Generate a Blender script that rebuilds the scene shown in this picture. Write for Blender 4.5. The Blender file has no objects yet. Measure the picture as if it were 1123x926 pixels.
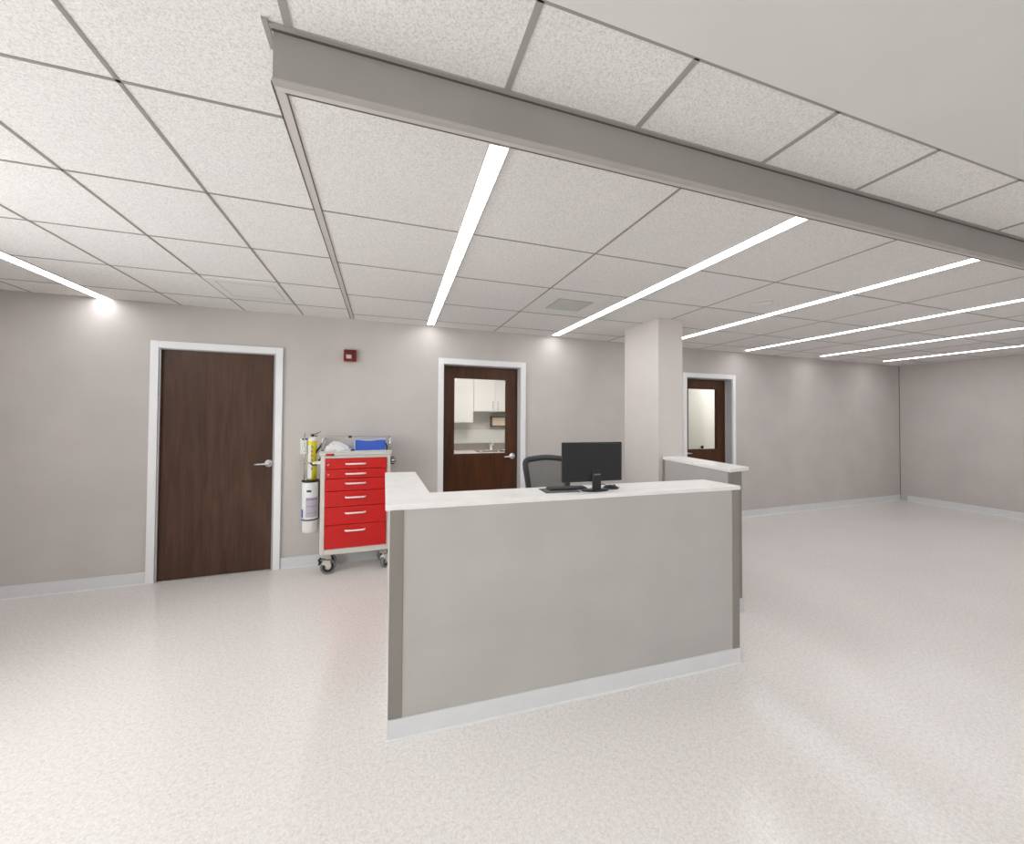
import bpy, bmesh, math, random
from mathutils import Vector, Matrix
random.seed(7)
SC = bpy.context.scene
COL = SC.collection
PI = math.pi

# ------------------------------------------------------------------ materials
def lin(c):
    return tuple(((v/255)/12.92 if v/255 <= .04045 else ((v/255+.055)/1.055)**2.4) for v in c)

def mat(name, rgb, rough=.5, metal=0., var=.04, scale=(8, 8, 8), detail=4, bump=0., spec=.5, coat=0.,
        rgb2=None, bscale=None):
    m = bpy.data.materials.new(name); m.use_nodes = True
    nt = m.node_tree; b = nt.nodes['Principled BSDF']
    b.inputs['Roughness'].default_value = rough; b.inputs['Metallic'].default_value = metal
    b.inputs['Specular IOR Level'].default_value = spec
    b.inputs['Coat Weight'].default_value = coat; b.inputs['Coat Roughness'].default_value = .12
    c = lin(rgb)
    tc = nt.nodes.new('ShaderNodeTexCoord'); mp = nt.nodes.new('ShaderNodeMapping')
    mp.inputs['Scale'].default_value = scale
    nz = nt.nodes.new('ShaderNodeTexNoise'); nz.inputs['Scale'].default_value = 1; nz.inputs['Detail'].default_value = detail
    nt.links.new(tc.outputs['Object'], mp.inputs['Vector']); nt.links.new(mp.outputs['Vector'], nz.inputs['Vector'])
    cr = nt.nodes.new('ShaderNodeValToRGB')
    cr.color_ramp.elements[0].position = .3; cr.color_ramp.elements[1].position = .7
    if rgb2:
        a = lin(rgb2); bb = c
    else:
        a = tuple(v*(1-var) for v in c); bb = tuple(min(1, v*(1+var)) for v in c)
    cr.color_ramp.elements[0].color = (*a, 1); cr.color_ramp.elements[1].color = (*bb, 1)
    nt.links.new(nz.outputs['Fac'], cr.inputs['Fac']); nt.links.new(cr.outputs['Color'], b.inputs['Base Color'])
    if bump:
        bp = nt.nodes.new('ShaderNodeBump'); bp.inputs['Strength'].default_value = bump; bp.inputs['Distance'].default_value = .002
        src = nz
        if bscale:
            src = nt.nodes.new('ShaderNodeTexNoise'); src.inputs['Scale'].default_value = bscale; src.inputs['Detail'].default_value = 3
            nt.links.new(tc.outputs['Object'], src.inputs['Vector'])
        nt.links.new(src.outputs['Fac'], bp.inputs['Height']); nt.links.new(bp.outputs['Normal'], b.inputs['Normal'])
    return m

def emit(name, rgb, s):
    m = bpy.data.materials.new(name); m.use_nodes = True
    b = m.node_tree.nodes['Principled BSDF']
    b.inputs['Base Color'].default_value = (.8, .8, .8, 1)
    b.inputs['Emission Color'].default_value = (*rgb, 1); b.inputs['Emission Strength'].default_value = s
    return m

def speckle(name, base, dark, light, s1, s2, rough, bump, spec=.5, big=.03, soft=((.52, .66), (.52, .66))):
    """two octaves of fleck over a base colour, with a slow drift"""
    m = bpy.data.materials.new(name); m.use_nodes = True
    nt = m.node_tree; N = nt.nodes; L = nt.links; b = N['Principled BSDF']
    b.inputs['Roughness'].default_value = rough; b.inputs['Specular IOR Level'].default_value = spec
    tc = N.new('ShaderNodeTexCoord')
    def noise(s, d, r=.6):
        n = N.new('ShaderNodeTexNoise'); n.inputs['Scale'].default_value = s; n.inputs['Detail'].default_value = d
        n.inputs['Roughness'].default_value = r; L.new(tc.outputs['Object'], n.inputs['Vector']); return n
    def ramp(p0, p1, c0, c1):
        r = N.new('ShaderNodeValToRGB'); e = r.color_ramp.elements
        e[0].position = p0; e[1].position = p1; e[0].color = (*c0, 1); e[1].color = (*c1, 1); return r
    def mix(kind, f, a, c):
        x = N.new('ShaderNodeMix'); x.data_type = 'RGBA'; x.blend_type = kind
        if isinstance(f, float): x.inputs[0].default_value = f
        else: L.new(f, x.inputs[0])
        L.new(a, x.inputs[6]) if not isinstance(a, tuple) else setattr(x.inputs[6], 'default_value', (*a, 1))
        L.new(c, x.inputs[7]) if not isinstance(c, tuple) else setattr(x.inputs[7], 'default_value', (*c, 1))
        return x.outputs[2]
    n1, n2, n3 = noise(s1, 3), noise(s2, 3), noise(.9, 2)
    W = (1, 1, 1); K = (0, 0, 0)
    r1 = ramp(*soft[0], K, W); L.new(n1.outputs['Fac'], r1.inputs['Fac'])
    r2 = ramp(*soft[1], K, W); L.new(n2.outputs['Fac'], r2.inputs['Fac'])
    c = mix('MIX', r1.outputs['Color'], lin(base), lin(dark))
    c = mix('MIX', r2.outputs['Color'], c, lin(light))
    r3 = ramp(.35, .65, (1-big,)*3, W); L.new(n3.outputs['Fac'], r3.inputs['Fac'])
    c = mix('MULTIPLY', 1., c, r3.outputs['Color'])
    L.new(c, b.inputs['Base Color'])
    if bump:
        bp = N.new('ShaderNodeBump'); bp.inputs['Strength'].default_value = bump; bp.inputs['Distance'].default_value = .003
        L.new(n1.outputs['Fac'], bp.inputs['Height']); L.new(bp.outputs['Normal'], b.inputs['Normal'])
    return m

def wood(name, c0, c1, rough=.35):
    m = bpy.data.materials.new(name); m.use_nodes = True
    nt = m.node_tree; N = nt.nodes; L = nt.links; b = N['Principled BSDF']
    b.inputs['Roughness'].default_value = rough; b.inputs['Specular IOR Level'].default_value = .35
    tc = N.new('ShaderNodeTexCoord'); mp = N.new('ShaderNodeMapping'); mp.inputs['Scale'].default_value = (26, 26, 1.6)
    n = N.new('ShaderNodeTexNoise'); n.inputs['Scale'].default_value = 1; n.inputs['Detail'].default_value = 6; n.inputs['Distortion'].default_value = 1.2
    mp2 = N.new('ShaderNodeMapping'); mp2.inputs['Scale'].default_value = (5, 5, .7)
    n2 = N.new('ShaderNodeTexNoise'); n2.inputs['Scale'].default_value = 1; n2.inputs['Detail'].default_value = 3; n2.inputs['Distortion'].default_value = 2
    r = N.new('ShaderNodeValToRGB'); e = r.color_ramp.elements
    e[0].position = .3; e[1].position = .72; e[0].color = (*lin(c0), 1); e[1].color = (*lin(c1), 1)
    mx = N.new('ShaderNodeMath'); mx.operation = 'ADD'; sc = N.new('ShaderNodeMath'); sc.operation = 'MULTIPLY'; sc.inputs[1].default_value = .5
    L.new(tc.outputs['Object'], mp.inputs['Vector']); L.new(mp.outputs['Vector'], n.inputs['Vector'])
    L.new(tc.outputs['Object'], mp2.inputs['Vector']); L.new(mp2.outputs['Vector'], n2.inputs['Vector'])
    L.new(n.outputs['Fac'], mx.inputs[0]); L.new(n2.outputs['Fac'], mx.inputs[1]); L.new(mx.outputs[0], sc.inputs[0])
    L.new(sc.outputs[0], r.inputs['Fac']); L.new(r.outputs['Color'], b.inputs['Base Color'])
    return m

def glass():
    m = bpy.data.materials.new('clear_glass'); m.use_nodes = True
    nt = m.node_tree; N = nt.nodes; L = nt.links
    for n in list(N): N.remove(n)
    o = N.new('ShaderNodeOutputMaterial'); t = N.new('ShaderNodeBsdfTransparent'); g = N.new('ShaderNodeBsdfGlossy')
    t.inputs['Color'].default_value = (.95, .96, .95, 1); g.inputs['Roughness'].default_value = .02
    f = N.new('ShaderNodeFresnel'); f.inputs['IOR'].default_value = 1.25
    x = N.new('ShaderNodeMixShader')
    L.new(f.outputs[0], x.inputs[0]); L.new(t.outputs[0], x.inputs[1]); L.new(g.outputs[0], x.inputs[2]); L.new(x.outputs[0], o.inputs[0])
    return m

def netting():
    """woven chair mesh: opaque threads with open holes between them"""
    m = bpy.data.materials.new('chair_netting'); m.use_nodes = True
    nt = m.node_tree; N = nt.nodes; L = nt.links; b = N['Principled BSDF']
    b.inputs['Base Color'].default_value = (*lin((96, 96, 95)), 1); b.inputs['Roughness'].default_value = .8
    tc = N.new('ShaderNodeTexCoord'); sp = N.new('ShaderNodeSeparateXYZ'); L.new(tc.outputs['Object'], sp.inputs[0])
    outs = []
    for ax in ('X', 'Z'):
        w = N.new('ShaderNodeMath'); w.operation = 'MULTIPLY'; w.inputs[1].default_value = 250
        f = N.new('ShaderNodeMath'); f.operation = 'FRACT'; g = N.new('ShaderNodeMath'); g.operation = 'GREATER_THAN'; g.inputs[1].default_value = .5
        L.new(sp.outputs[ax], w.inputs[0]); L.new(w.outputs[0], f.inputs[0]); L.new(f.outputs[0], g.inputs[0]); outs.append(g)
    mu = N.new('ShaderNodeMath'); mu.operation = 'MULTIPLY'; L.new(outs[0].outputs[0], mu.inputs[0]); L.new(outs[1].outputs[0], mu.inputs[1])
    inv = N.new('ShaderNodeMath'); inv.operation = 'SUBTRACT'; inv.inputs[0].default_value = 1; L.new(mu.outputs[0], inv.inputs[1])
    L.new(inv.outputs[0], b.inputs['Alpha'])
    return m

M = dict(
    wall=mat('wall_covering_grey', (198, 191, 187), .62, var=.05, scale=(2.2, 2.2, 2.2), detail=8, bump=.15, bscale=220, spec=.3),
    column=mat('column_paint', (212, 204, 200), .6, var=.02, scale=(3, 3, 3), spec=.3),
    panel=mat('desk_laminate_grey', (184, 180, 176), .5, var=.05, scale=(2.6, 2.6, 3.5), detail=9, bump=.12, bscale=300, spec=.35),
    post=mat('corner_trim_taupe', (140, 134, 128), .5, var=.03, spec=.3),
    base=mat('vinyl_base_pale', (222, 222, 223), .4, var=.02),
    lip=mat('base_toe_white', (232, 231, 230), .4, var=.01),
    floor=speckle('sheet_vinyl_floor', (228, 222, 219), (213, 205, 201), (238, 234, 231), 52, 110, .19, .0, .5, .03, ((.38, .68), (.45, .7))),
    tile=speckle('fissured_ceiling_tile', (238, 235, 233), (212, 208, 205), (246, 244, 242), 170, 240, .9, .2, .1, .02, ((.42, .66), (.5, .68))),
    plain=mat('smooth_ceiling_paint', (222, 221, 217), .8, var=.02, scale=(2, 2, 2), spec=.2),
    grid=mat('grid_bar_grey', (150, 145, 141), .6, var=.02),
    gridlight=mat('grid_trim_pale', (205, 198, 195), .6, var=.02),
    griddark=mat('grid_shadow_gap', (92, 88, 84), .7, var=.02),
    beamlip=mat('beam_edge_trim', (176, 170, 166), .6, var=.02),
    channel=mat('recess_channel_grey', (160, 157, 152), .6, var=.02),
    beam=mat('bulkhead_grey_paint', (156, 151, 147), .6, var=.05, scale=(3, 3, 3), spec=.3),
    frame=mat('door_frame_white', (238, 237, 238), .4, var=.01),
    jamb=mat('door_reveal_grey', (188, 186, 188), .5, var=.01),
    door1=wood('dark_walnut', (58, 38, 28), (92, 64, 48)),
    door2=wood('reddish_walnut', (56, 30, 14), (92, 54, 30)),
    solid=mat('quartz_white', (245, 243, 241), .3, var=.03, scale=(9, 9, 9), detail=8, rgb2=(236, 233, 231)),
    red=mat('cart_red_enamel', (200, 14, 10), .38, var=.04, scale=(5, 5, 5)),
    cream=mat('cart_cream_enamel', (214, 208, 200), .4, var=.02),
    creamtray=mat('cart_tray_plastic', (206, 203, 198), .45, var=.02),
    handle=mat('handle_white', (240, 226, 224), .35, var=.01),
    steel=mat('brushed_steel', (200, 200, 202), .25, 1., var=.05, scale=(30, 30, 30)),
    chrome=mat('chrome', (236, 238, 242), .3, 1., var=.01),
    rubber=mat('grey_rubber', (120, 120, 118), .7, var=.04),
    black=mat('black_plastic', (26, 26, 28), .38, var=.05),
    screen=mat('monitor_shell_black', (30, 31, 33), .33, var=.04, spec=.5),
    blackm=mat('matte_black', (40, 40, 42), .7, var=.05),
    key=mat('key_black', (52, 52, 54), .5, var=.05),
    pad=mat('charcoal_mat', (92, 88, 86), .8, var=.05, scale=(200, 200, 200)),
    blue=mat('blue_plastic', (58, 96, 196), .45, var=.05),
    bluelite=mat('pale_blue_film', (176, 192, 222), .35, var=.05),
    white=mat('white_plastic', (228, 227, 225), .4, var=.02),
    paperw=mat('crumpled_white_film', (232, 231, 230), .45, var=.05, scale=(20, 20, 20)),
    yellow=mat('yellow_enamel', (232, 214, 30), .35, var=.03),
    greyletter=mat('grey_print', (150, 146, 120), .5, var=.1, scale=(60, 60, 60)),
    tagw=mat('label_white', (226, 224, 222), .5, var=.02),
    purple=mat('label_lilac', (186, 178, 192), .5, var=.06, scale=(40, 40, 200)),
    purpledark=mat('label_mauve_print', (150, 140, 160), .5, var=.1),
    navy=mat('label_navy', (44, 52, 84), .5, var=.1),
    labelblue=mat('label_blue', (44, 84, 176), .5, var=.03),
    maroon=mat('alarm_red', (150, 4, 10), .35, var=.03),
    maroondk=mat('alarm_red_dark', (92, 8, 12), .4, var=.03),
    lens=mat('alarm_lens', (206, 178, 166), .2, var=.15, scale=(90, 90, 90)),
    netting=netting(),
    chairframe=mat('chair_frame_black', (48, 49, 50), .45, var=.03),
    fabric=mat('seat_fabric', (38, 38, 40), .9, var=.1, scale=(200, 200, 200)),
    glass=glass(),
    cab=mat('cabinet_white', (243, 240, 237), .4, var=.01),
    kwall=mat('kitchen_wall', (214, 211, 203), .6, var=.02),
    splash=mat('kitchen_splash_pale', (232, 231, 225), .35, var=.01),
    taupe=mat('splash_strip_taupe', (164, 152, 144), .4, var=.03),
    brownbox=mat('dispenser_brown', (92, 70, 56), .4, var=.03),
    creampaper=mat('dispenser_cream', (236, 220, 192), .5, var=.02),
    offroom=mat('offwhite_room', (226, 226, 219), .6, var=.01),
    light=emit('strip_light', (.965, .982, 1.), 15.0),
    rearfill=emit('rear_fill_panel', (.965, .982, 1.), 5.0),
    klight=emit('unseen_panel_light', (1., .975, .96), 17.0),
    ventgrey=mat('vent_grey', (206, 207, 204), .5, var=.02),
    ventdark=mat('vent_slot', (168, 170, 168), .6, var=.02),
    ventpanel=mat('vent_panel', (226, 225, 220), .6, var=.01),
)

# ------------------------------------------------------------------ mesh helpers
def T(x=0, y=0, z=0): return Matrix.Translation((x, y, z))
def RZ(d): return Matrix.Rotation(math.radians(d), 4, 'Z')
def RX(d): return Matrix.Rotation(math.radians(d), 4, 'X')
def RY(d): return Matrix.Rotation(math.radians(d), 4, 'Y')

def add_box(bm, a, b, bev=0., mx=None, seg=2):
    a, b = Vector(a), Vector(b)
    lo = Vector(map(min, a, b)); hi = Vector(map(max, a, b))
    vs = [bm.verts.new((x, y, z)) for x in (lo.x, hi.x) for y in (lo.y, hi.y) for z in (lo.z, hi.z)]
    fs = [bm.faces.new([vs[i] for i in q]) for q in ((0, 1, 3, 2), (4, 6, 7, 5), (0, 4, 5, 1), (2, 3, 7, 6), (0, 2, 6, 4), (1, 5, 7, 3))]
    if bev:
        es = list({e for f in fs for e in f.edges})
        r = bmesh.ops.bevel(bm, geom=es, offset=bev, segments=seg, affect='EDGES', profile=.5)
        vs = list({v for f in r['faces'] for v in f.verts} | {v for v in vs if v.is_valid})
    if mx is not None:
        for v in vs: v.co = mx @ v.co
    return bm

def add_prism(bm, pts, z0, z1, mx=None):
    lo = [bm.verts.new((x, y, z0)) for x, y in pts]; hi = [bm.verts.new((x, y, z1)) for x, y in pts]
    n = len(pts)
    bm.faces.new(lo[::-1]); bm.faces.new(hi)
    for i in range(n): bm.faces.new((lo[i], lo[(i+1) % n], hi[(i+1) % n], hi[i]))
    if mx is not None:
        for v in lo+hi: v.co = mx @ v.co
    return bm

def add_tube(bm, pts, r, seg=12, cap=True, flat=1.):
    """swept tube along a polyline; r may be a list; flat squashes the section's second axis"""
    P = [Vector(p) for p in pts]; n = len(P); rings = []
    up = None
    for i, p in enumerate(P):
        t = (P[min(i+1, n-1)] - P[max(i-1, 0)]).normalized()
        if up is None:
            up = Vector((0, 0, 1)) if abs(t.z) < .9 else Vector((0, 1, 0))
        s = t.cross(up).normalized(); up = s.cross(t).normalized()
        rr = r[i] if isinstance(r, (list, tuple)) else r
        rings.append([bm.verts.new(p + s*math.cos(2*PI*k/seg)*rr + up*math.sin(2*PI*k/seg)*rr*flat) for k in range(seg)])
    for a, b in zip(rings, rings[1:]):
        for k in range(seg):
            f = bm.faces.new((a[k], a[(k+1) % seg], b[(k+1) % seg], b[k])); f.smooth = True
    if cap: bm.faces.new(rings[0][::-1]); bm.faces.new(rings[-1])
    return bm

def add_lathe(bm, prof, seg=32, mx=None, close=True):
    """prof: list of (radius, z)"""
    rings = []; new = []
    for r, z in prof:
        if r < 1e-6:
            v = bm.verts.new((0, 0, z)); rings.append([v]); new.append(v)
        else:
            rg = [bm.verts.new((r*math.cos(2*PI*k/seg), r*math.sin(2*PI*k/seg), z)) for k in range(seg)]; rings.append(rg); new += rg
    for a, b in zip(rings, rings[1:]):
        for k in range(seg):
            j = (k+1) % seg
            if len(a) == 1 and len(b) == 1: continue
            if len(a) == 1: f = bm.faces.new((a[0], b[j], b[k]))
            elif len(b) == 1: f = bm.faces.new((a[k], a[j], b[0]))
            else: f = bm.faces.new((a[k], a[j], b[j], b[k]))
            f.smooth = True
    if close:
        if len(rings[0]) > 1: bm.faces.new(rings[0][::-1])
        if len(rings[-1]) > 1: bm.faces.new(rings[-1])
    if mx is not None:
        for v in new: v.co = mx @ v.co
    return bm

def NB(): return bmesh.new()

def obj(name, bm, m, parent=None, smooth=False, loc=None, rz=None):
    bmesh.ops.recalc_face_normals(bm, faces=bm.faces)
    me = bpy.data.meshes.new(name); bm.to_mesh(me); bm.free()
    me.materials.append(m)
    o = bpy.data.objects.new(name, me); COL.objects.link(o)
    if parent: o.parent = parent
    if loc: o.location = loc
    if rz is not None: o.rotation_euler = (0, 0, math.radians(rz))
    return o

def wn(o, w=.002, seg=2):
    b = o.modifiers.new('bevel', 'BEVEL'); b.width = w; b.segments = seg; b.limit_method = 'ANGLE'
    return o

def tag(o, label=None, cat=None, group=None, kind=None):
    if label: o['label'] = label
    if cat: o['category'] = cat
    if group: o['group'] = group
    if kind: o['kind'] = kind
    return o

def thing(name, label, cat, loc=(0, 0, 0), rz=0, group=None, kind=None):
    o = bpy.data.objects.new(name, None); COL.objects.link(o); o.empty_display_size = .1
    o.location = loc; o.rotation_euler = (0, 0, math.radians(rz))
    return tag(o, label, cat, group, kind)

def struct(name, bm, m, **k):
    o = obj(name, bm, m, **k); o['kind'] = 'structure'; return o

def box(a, b, bev=0., mx=None): return add_box(NB(), a, b, bev, mx)

# ------------------------------------------------------------------ the room
HC = 2.515
W0 = (-.958, 4.296, 0); WR = 1.473          # the back wall runs a degree and a half off the ceiling grid
WT = .15
def wp(s, d=0, z=0):
    c, s_ = math.cos(math.radians(WR)), math.sin(math.radians(WR))
    return (W0[0]+s*c-d*s_, W0[1]+s*s_+d*c, z)

XL, XR, YB = -3.2, 9.2, -3.6
DAY, FILL_LEFT = 12, 125  # strengths of the lamps behind the added windows
struct('floor', box((XL-.2, YB-.2, -.08), (XR+.2, 7.2, 0)), M['floor'])

DOORS = [(-.985, -.055, 2.11), (1.580, 2.525, 2.105), (5.058, 5.945, 2.10)]
bm = NB(); s = XL+.958
for a, b, h in DOORS:
    add_box(bm, (s, 0, 0), (a, WT, HC+.05)); add_box(bm, (a, 0, h), (b, WT, HC+.05)); s = b
add_box(bm, (s, 0, 0), (XR+.958, WT, HC+.05))
struct('wall_back', bm, M['wall'], loc=W0, rz=WR)
def window(i, loc, rz, ww, wh, energy):
    """framed pane and fill lamp added in an opening; local x along the wall, the room on the +y side"""
    wd_ = thing('window_%d' % i, None, None, loc, rz, kind='structure')
    bm = NB()
    for q in (((0, 0), (.05, wh)), ((ww-.05, 0), (ww, wh)), ((0, 0), (ww, .05)), ((0, wh-.05), (ww, wh)), ((ww/2-.02, 0), (ww/2+.02, wh))): add_box(bm, (q[0][0], -.03, q[0][1]), (q[1][0], .03, q[1][1]))
    obj('window_frame', bm, M['frame'], wd_); obj('glass_pane', box((.05, -.004, .05), (ww-.05, .004, wh-.05)), M['glass'], wd_)
    ld = bpy.data.lights.new('fill_daylight', 'AREA'); ld.shape = 'RECTANGLE'; ld.size = ww; ld.size_y = wh; ld.energy = energy; ld.color = (.955, .98, 1)  # area lamp added outside the pane to lift the room's light
    lo = bpy.data.objects.new('fill_daylight', ld); COL.objects.link(lo)
    lo.matrix_world = T(*loc) @ RZ(rz) @ T(ww/2, -.10, wh/2) @ RX(90)
# left wall, out of the photograph, with two wide windows added to brighten the room
WZ = (.75, 2.35)
bm = NB(); y = YB
for a, b in ((-2.9, -.7), (.2, 2.9)):
    add_box(bm, (XL-.15, y, 0), (XL, a, HC+.05)); add_box(bm, (XL-.15, a, 0), (XL, b, WZ[0])); add_box(bm, (XL-.15, a, WZ[1]), (XL, b, HC+.05)); y = b
add_box(bm, (XL-.15, y, 0), (XL, 4.27, HC+.05))
struct('wall_left', bm, M['wall'])
window(5, (XL-.08, -.7, WZ[0]), -90, 2.2, WZ[1]-WZ[0], FILL_LEFT*.8); window(6, (XL-.08, 2.9, WZ[0]), -90, 2.7, WZ[1]-WZ[0], FILL_LEFT)
struct('wall_right', box((XR, YB, 0), (XR+.15, 4.55, HC+.05)), M['wall'])
# wall behind the camera, with a run of tall windows added for fill light
bm = NB(); x = XL-.15; WN = [(-2.6, -.4), (.2, 2.4), (3.0, 5.2), (5.8, 8.0)]
for a, b in WN:
    add_box(bm, (x, YB-.15, 0), (a, YB, HC+.05)); add_box(bm, (a, YB-.15, 0), (b, YB, WZ[0])); add_box(bm, (a, YB-.15, WZ[1]), (b, YB, HC+.05)); x = b
add_box(bm, (x, YB-.15, 0), (XR+.15, YB, HC+.05))
struct('wall_front', bm, M['wall'])
for i, (a, b) in enumerate(WN):
    window(i+1, (a, YB-.08, WZ[0]), 0, b-a, WZ[1]-WZ[0], DAY)

def baseboard(name, segs, h=.1, t=.008, **k):
    """vinyl cove base: flat strip with a toe that flares onto the floor"""
    bm = NB()
    for a, b in segs:
        add_box(bm, (a, -t, 0), (b, 0, h), .003)
    o = struct(name, bm, M['base'], **k)
    bm = NB()
    for a, b in segs: add_prism(bm, [(a, -t-.010), (b, -t-.010), (b, -t), (a, -t)], 0, .007)
    obj('base_toe', bm, M['lip'], o)
    return o
baseboard('baseboard_back', [(XL+.96, -1.04), (.002, 1.525), (2.582, 5.003), (5.998, XR+.95)], .105, loc=W0, rz=WR)
baseboard('baseboard_right', [(0, 8.0)], .105, loc=(XR, 4.45, 0), rz=-90)
baseboard('baseboard_left', [(0, 7.8)], .105, loc=(XL, -3.55, 0), rz=90)

# ---- ceiling: tile field, plain band near the camera, bars of the grid
ce = thing('ceiling', None, None, kind='structure')
obj('tile_field', box((XL, .852, HC), (XR, 4.62, HC+.04)), M['tile'], ce)
obj('plain_band', box((XL, YB, HC-.004), (XR, .845, HC+.04)), M['plain'], ce)
bm = NB()
def bar(x0, y0, x1, y1, w, dz=.002, b=None):
    d = Vector((x1-x0, y1-y0)).normalized(); n = Vector((-d.y, d.x))*w/2
    add_prism(bm if b is None else b, [(x0+n.x, y0+n.y), (x1+n.x, y1+n.y), (x1-n.x, y1-n.y), (x0-n.x, y0-n.y)], HC-dz, HC+.01)
for x in (-.785, -1.29, -1.79, -2.3, -2.8):
    bar(x, .852, x, 4.28, .013)
bar(1.235, 1.35, 1.218, 4.35, .013)
for i in range(5): bar(2.745+1.545*i, 1.35, 2.79+1.545*i, 4.5, .012)
for y in (1.471, 2.085, 2.69, 3.31, 3.91): bar(XL, y-.008, -.335, y, .011)
for y in (2.078, 2.745, 3.44, 4.08): bar(-.31, y, XR, y+.0, .010)
obj('grid_bars', bm, M['grid'], ce)
bm = NB()
for x, y0 in ((-.252, .85), (.352, .85), (.832, .85), (1.42, .85), (1.98, .85), (2.55, .85), (3.12, .85), (3.7, .85), (4.3, .85), (5.2, .85), (6.1, .85), (7, .85), (8, .85)):
    bar(x, y0, x, 1.12, .020)
bar(XL, .848, XR, .848, .014)
obj('recessed_bars', bm, M['channel'], ce)
bm = NB()
bar(-.322, 1.354, -.330, 4.27, .030, .003); bar(-.337, 1.338, XR, 1.338, .030, .003)
obj('trim_band', bm, M['gridlight'], ce)
bm = NB()
bar(-.339, 1.325, -.347, 4.27, .005, .004); bar(-.305, 1.36, -.313, 4.27, .004, .0035)
bar(-.34, 1.321, XR, 1.321, .006, .004); bar(-.31, 1.356, XR, 1.356, .006, .0035)
obj('trim_gap', bm, M['griddark'], ce)

# ---- hanging bulkhead beam across the room
bk = thing('trim_1', None, None, kind='structure')
obj('beam_face', box((-.290, 1.138, 2.382), (XR, 1.152, HC)), M['beam'], bk)
obj('beam_lip', box((-.292, 1.1345, 2.374), (XR, 1.155, 2.382), .001), M['beamlip'], bk)
bm = NB()
add_box(bm, (-.297, 1.120, HC-.006), (XR, 1.133, HC+.01)); add_box(bm, (-.312, 1.112, HC-.006), (-.298, 1.2, HC+.01))
obj('beam_channel', bm, M['channel'], bk)
obj('beam_shadow_gap', box((-.294, 1.1335, HC-.009), (XR, 1.1375, HC-.001)), M['griddark'], bk)

# ---- column and half wall
struct('wall_column', add_prism(NB(), [(2.62, 3.195), (2.898, 3.175), (2.898, 3.765), (2.62, 3.765)], 0, HC), M['column'])
pw = thing('wall_partition', None, None, kind='structure')
obj('partition_face', add_prism(NB(), [(2.527, 2.295), (2.672, 3.192), (2.82, 3.18), (2.676, 2.319)], 0, 1.084), M['panel'], pw)
obj('partition_end', add_prism(NB(), [(2.522, 2.272), (2.527, 2.295), (2.676, 2.319), (2.666, 2.294)], 0, 1.084), M['post'], pw)
obj('partition_corner', add_prism(NB(), [(2.658, 3.165), (2.664, 3.200), (2.69, 3.195), (2.676, 3.15)], 0, 1.084), M['post'], pw)
obj('partition_base', add_prism(NB(), [(2.514, 2.266), (2.655, 3.19), (2.83, 3.18), (2.670, 2.288)], 0, .1), M['base'], pw)
lg = obj('ledge', add_prism(NB(), [(2.512, 2.257), (2.770, 2.318), (2.900, 3.174), (2.665, 3.190)], 1.085, 1.113), M['solid'])
wn(lg, .003); tag(lg, 'white stone ledge capping the short half wall in front of the column', 'ledge')

# ------------------------------------------------------------------ doors
def door(n, s0, s1, h, leaf_mat, rec, glassbox=None, handle_s=None, hz=1.03, hdir=-1, frame=(.055, .055, .06)):
    d = thing('door_%d' % n, None, None, W0, WR, kind='structure')
    fl, fr, ft = frame
    bm = NB(); p = .022
    # casing on the room side plus the lining of the opening
    add_box(bm, (s0-fl, -p, 0), (s0+.006, .0, h+ft), .003); add_box(bm, (s1-.006, -p, 0), (s1+fr, .0, h+ft), .003)
    add_box(bm, (s0+.006, -p, h-.004), (s1-.006, .0, h+ft), .003)
    obj('door_frame', bm, M['frame'], d)
    bm = NB()
    add_box(bm, (s0, 0, 0), (s0+.012, WT, h)); add_box(bm, (s1-.012, 0, 0), (s1, WT, h)); add_box(bm, (s0, 0, h-.012), (s1, WT, h))
    y = rec-.014
    add_box(bm, (s0+.012, y-.014, 0), (s0+.020, y, h-.012)); add_box(bm, (s1-.020, y-.014, 0), (s1-.012, y, h-.012))
    obj('door_lining', bm, M['jamb'], d)
    a, b, t = s0+.013, s1-.013, .042
    bm = NB()
    if glassbox:
        g0, g1, z0, z1 = glassbox
        add_box(bm, (a, rec, .008), (g0, rec+t, h-.014)); add_box(bm, (g1, rec, .008), (b, rec+t, h-.014))
        add_box(bm, (g0, rec, .008), (g1, rec+t, z0)); add_box(bm, (g0, rec, z1), (g1, rec+t, h-.014))
    else:
        add_box(bm, (a, rec, .008), (b, rec+t, h-.014))
    leaf = obj('door_leaf', bm, leaf_mat, d)
    if glassbox:
        obj('glass_pane', box((g0, rec+.018, z0), (g1, rec+.024, z1)), M['glass'], leaf)
        bm = NB(); e = .008
        for q in (((g0, z0), (g0+e, z1)), ((g1-e, z0), (g1, z1)), ((g0, z0), (g1, z0+e)), ((g0, z1-e), (g1, z1))):
            add_box(bm, (q[0][0], rec+.004, q[0][1]), (q[1][0], rec+.038, q[1][1]))
        obj('glazing_bead', bm, M['door2'] if n == 2 else M['door2'], leaf)
    if handle_s is not None:
        bm = NB()
        add_lathe(bm, [(.0, .0), (.036, .0), (.036, .006), (.031, .012), (.016, .014), (.013, .034), (.016, .038), (.016, .052), (.0, .055)], 32, T(handle_s, rec, hz) @ RX(90))
        hs = handle_s
        add_tube(bm, [(hs, rec-.045, hz), (hs+hdir*.03, rec-.05, hz), (hs+hdir*.07, rec-.05, hz-.002), (hs+hdir*.112, rec-.047, hz-.004)], [.012, .011, .009, .008], 14, flat=.8)
        obj('lever_handle', bm, M['chrome'], leaf)
        for zz in (.25, 1.0, 1.85):
            pass
    return d
door(1, -.985, -.055, 2.11, M['door1'], .012, None, -.112, 1.035)
door(2, 1.580, 2.525, 2.105, M['door2'], .085, (1.722, 2.372, 1.062, 1.962), 2.445, 1.03)
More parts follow.
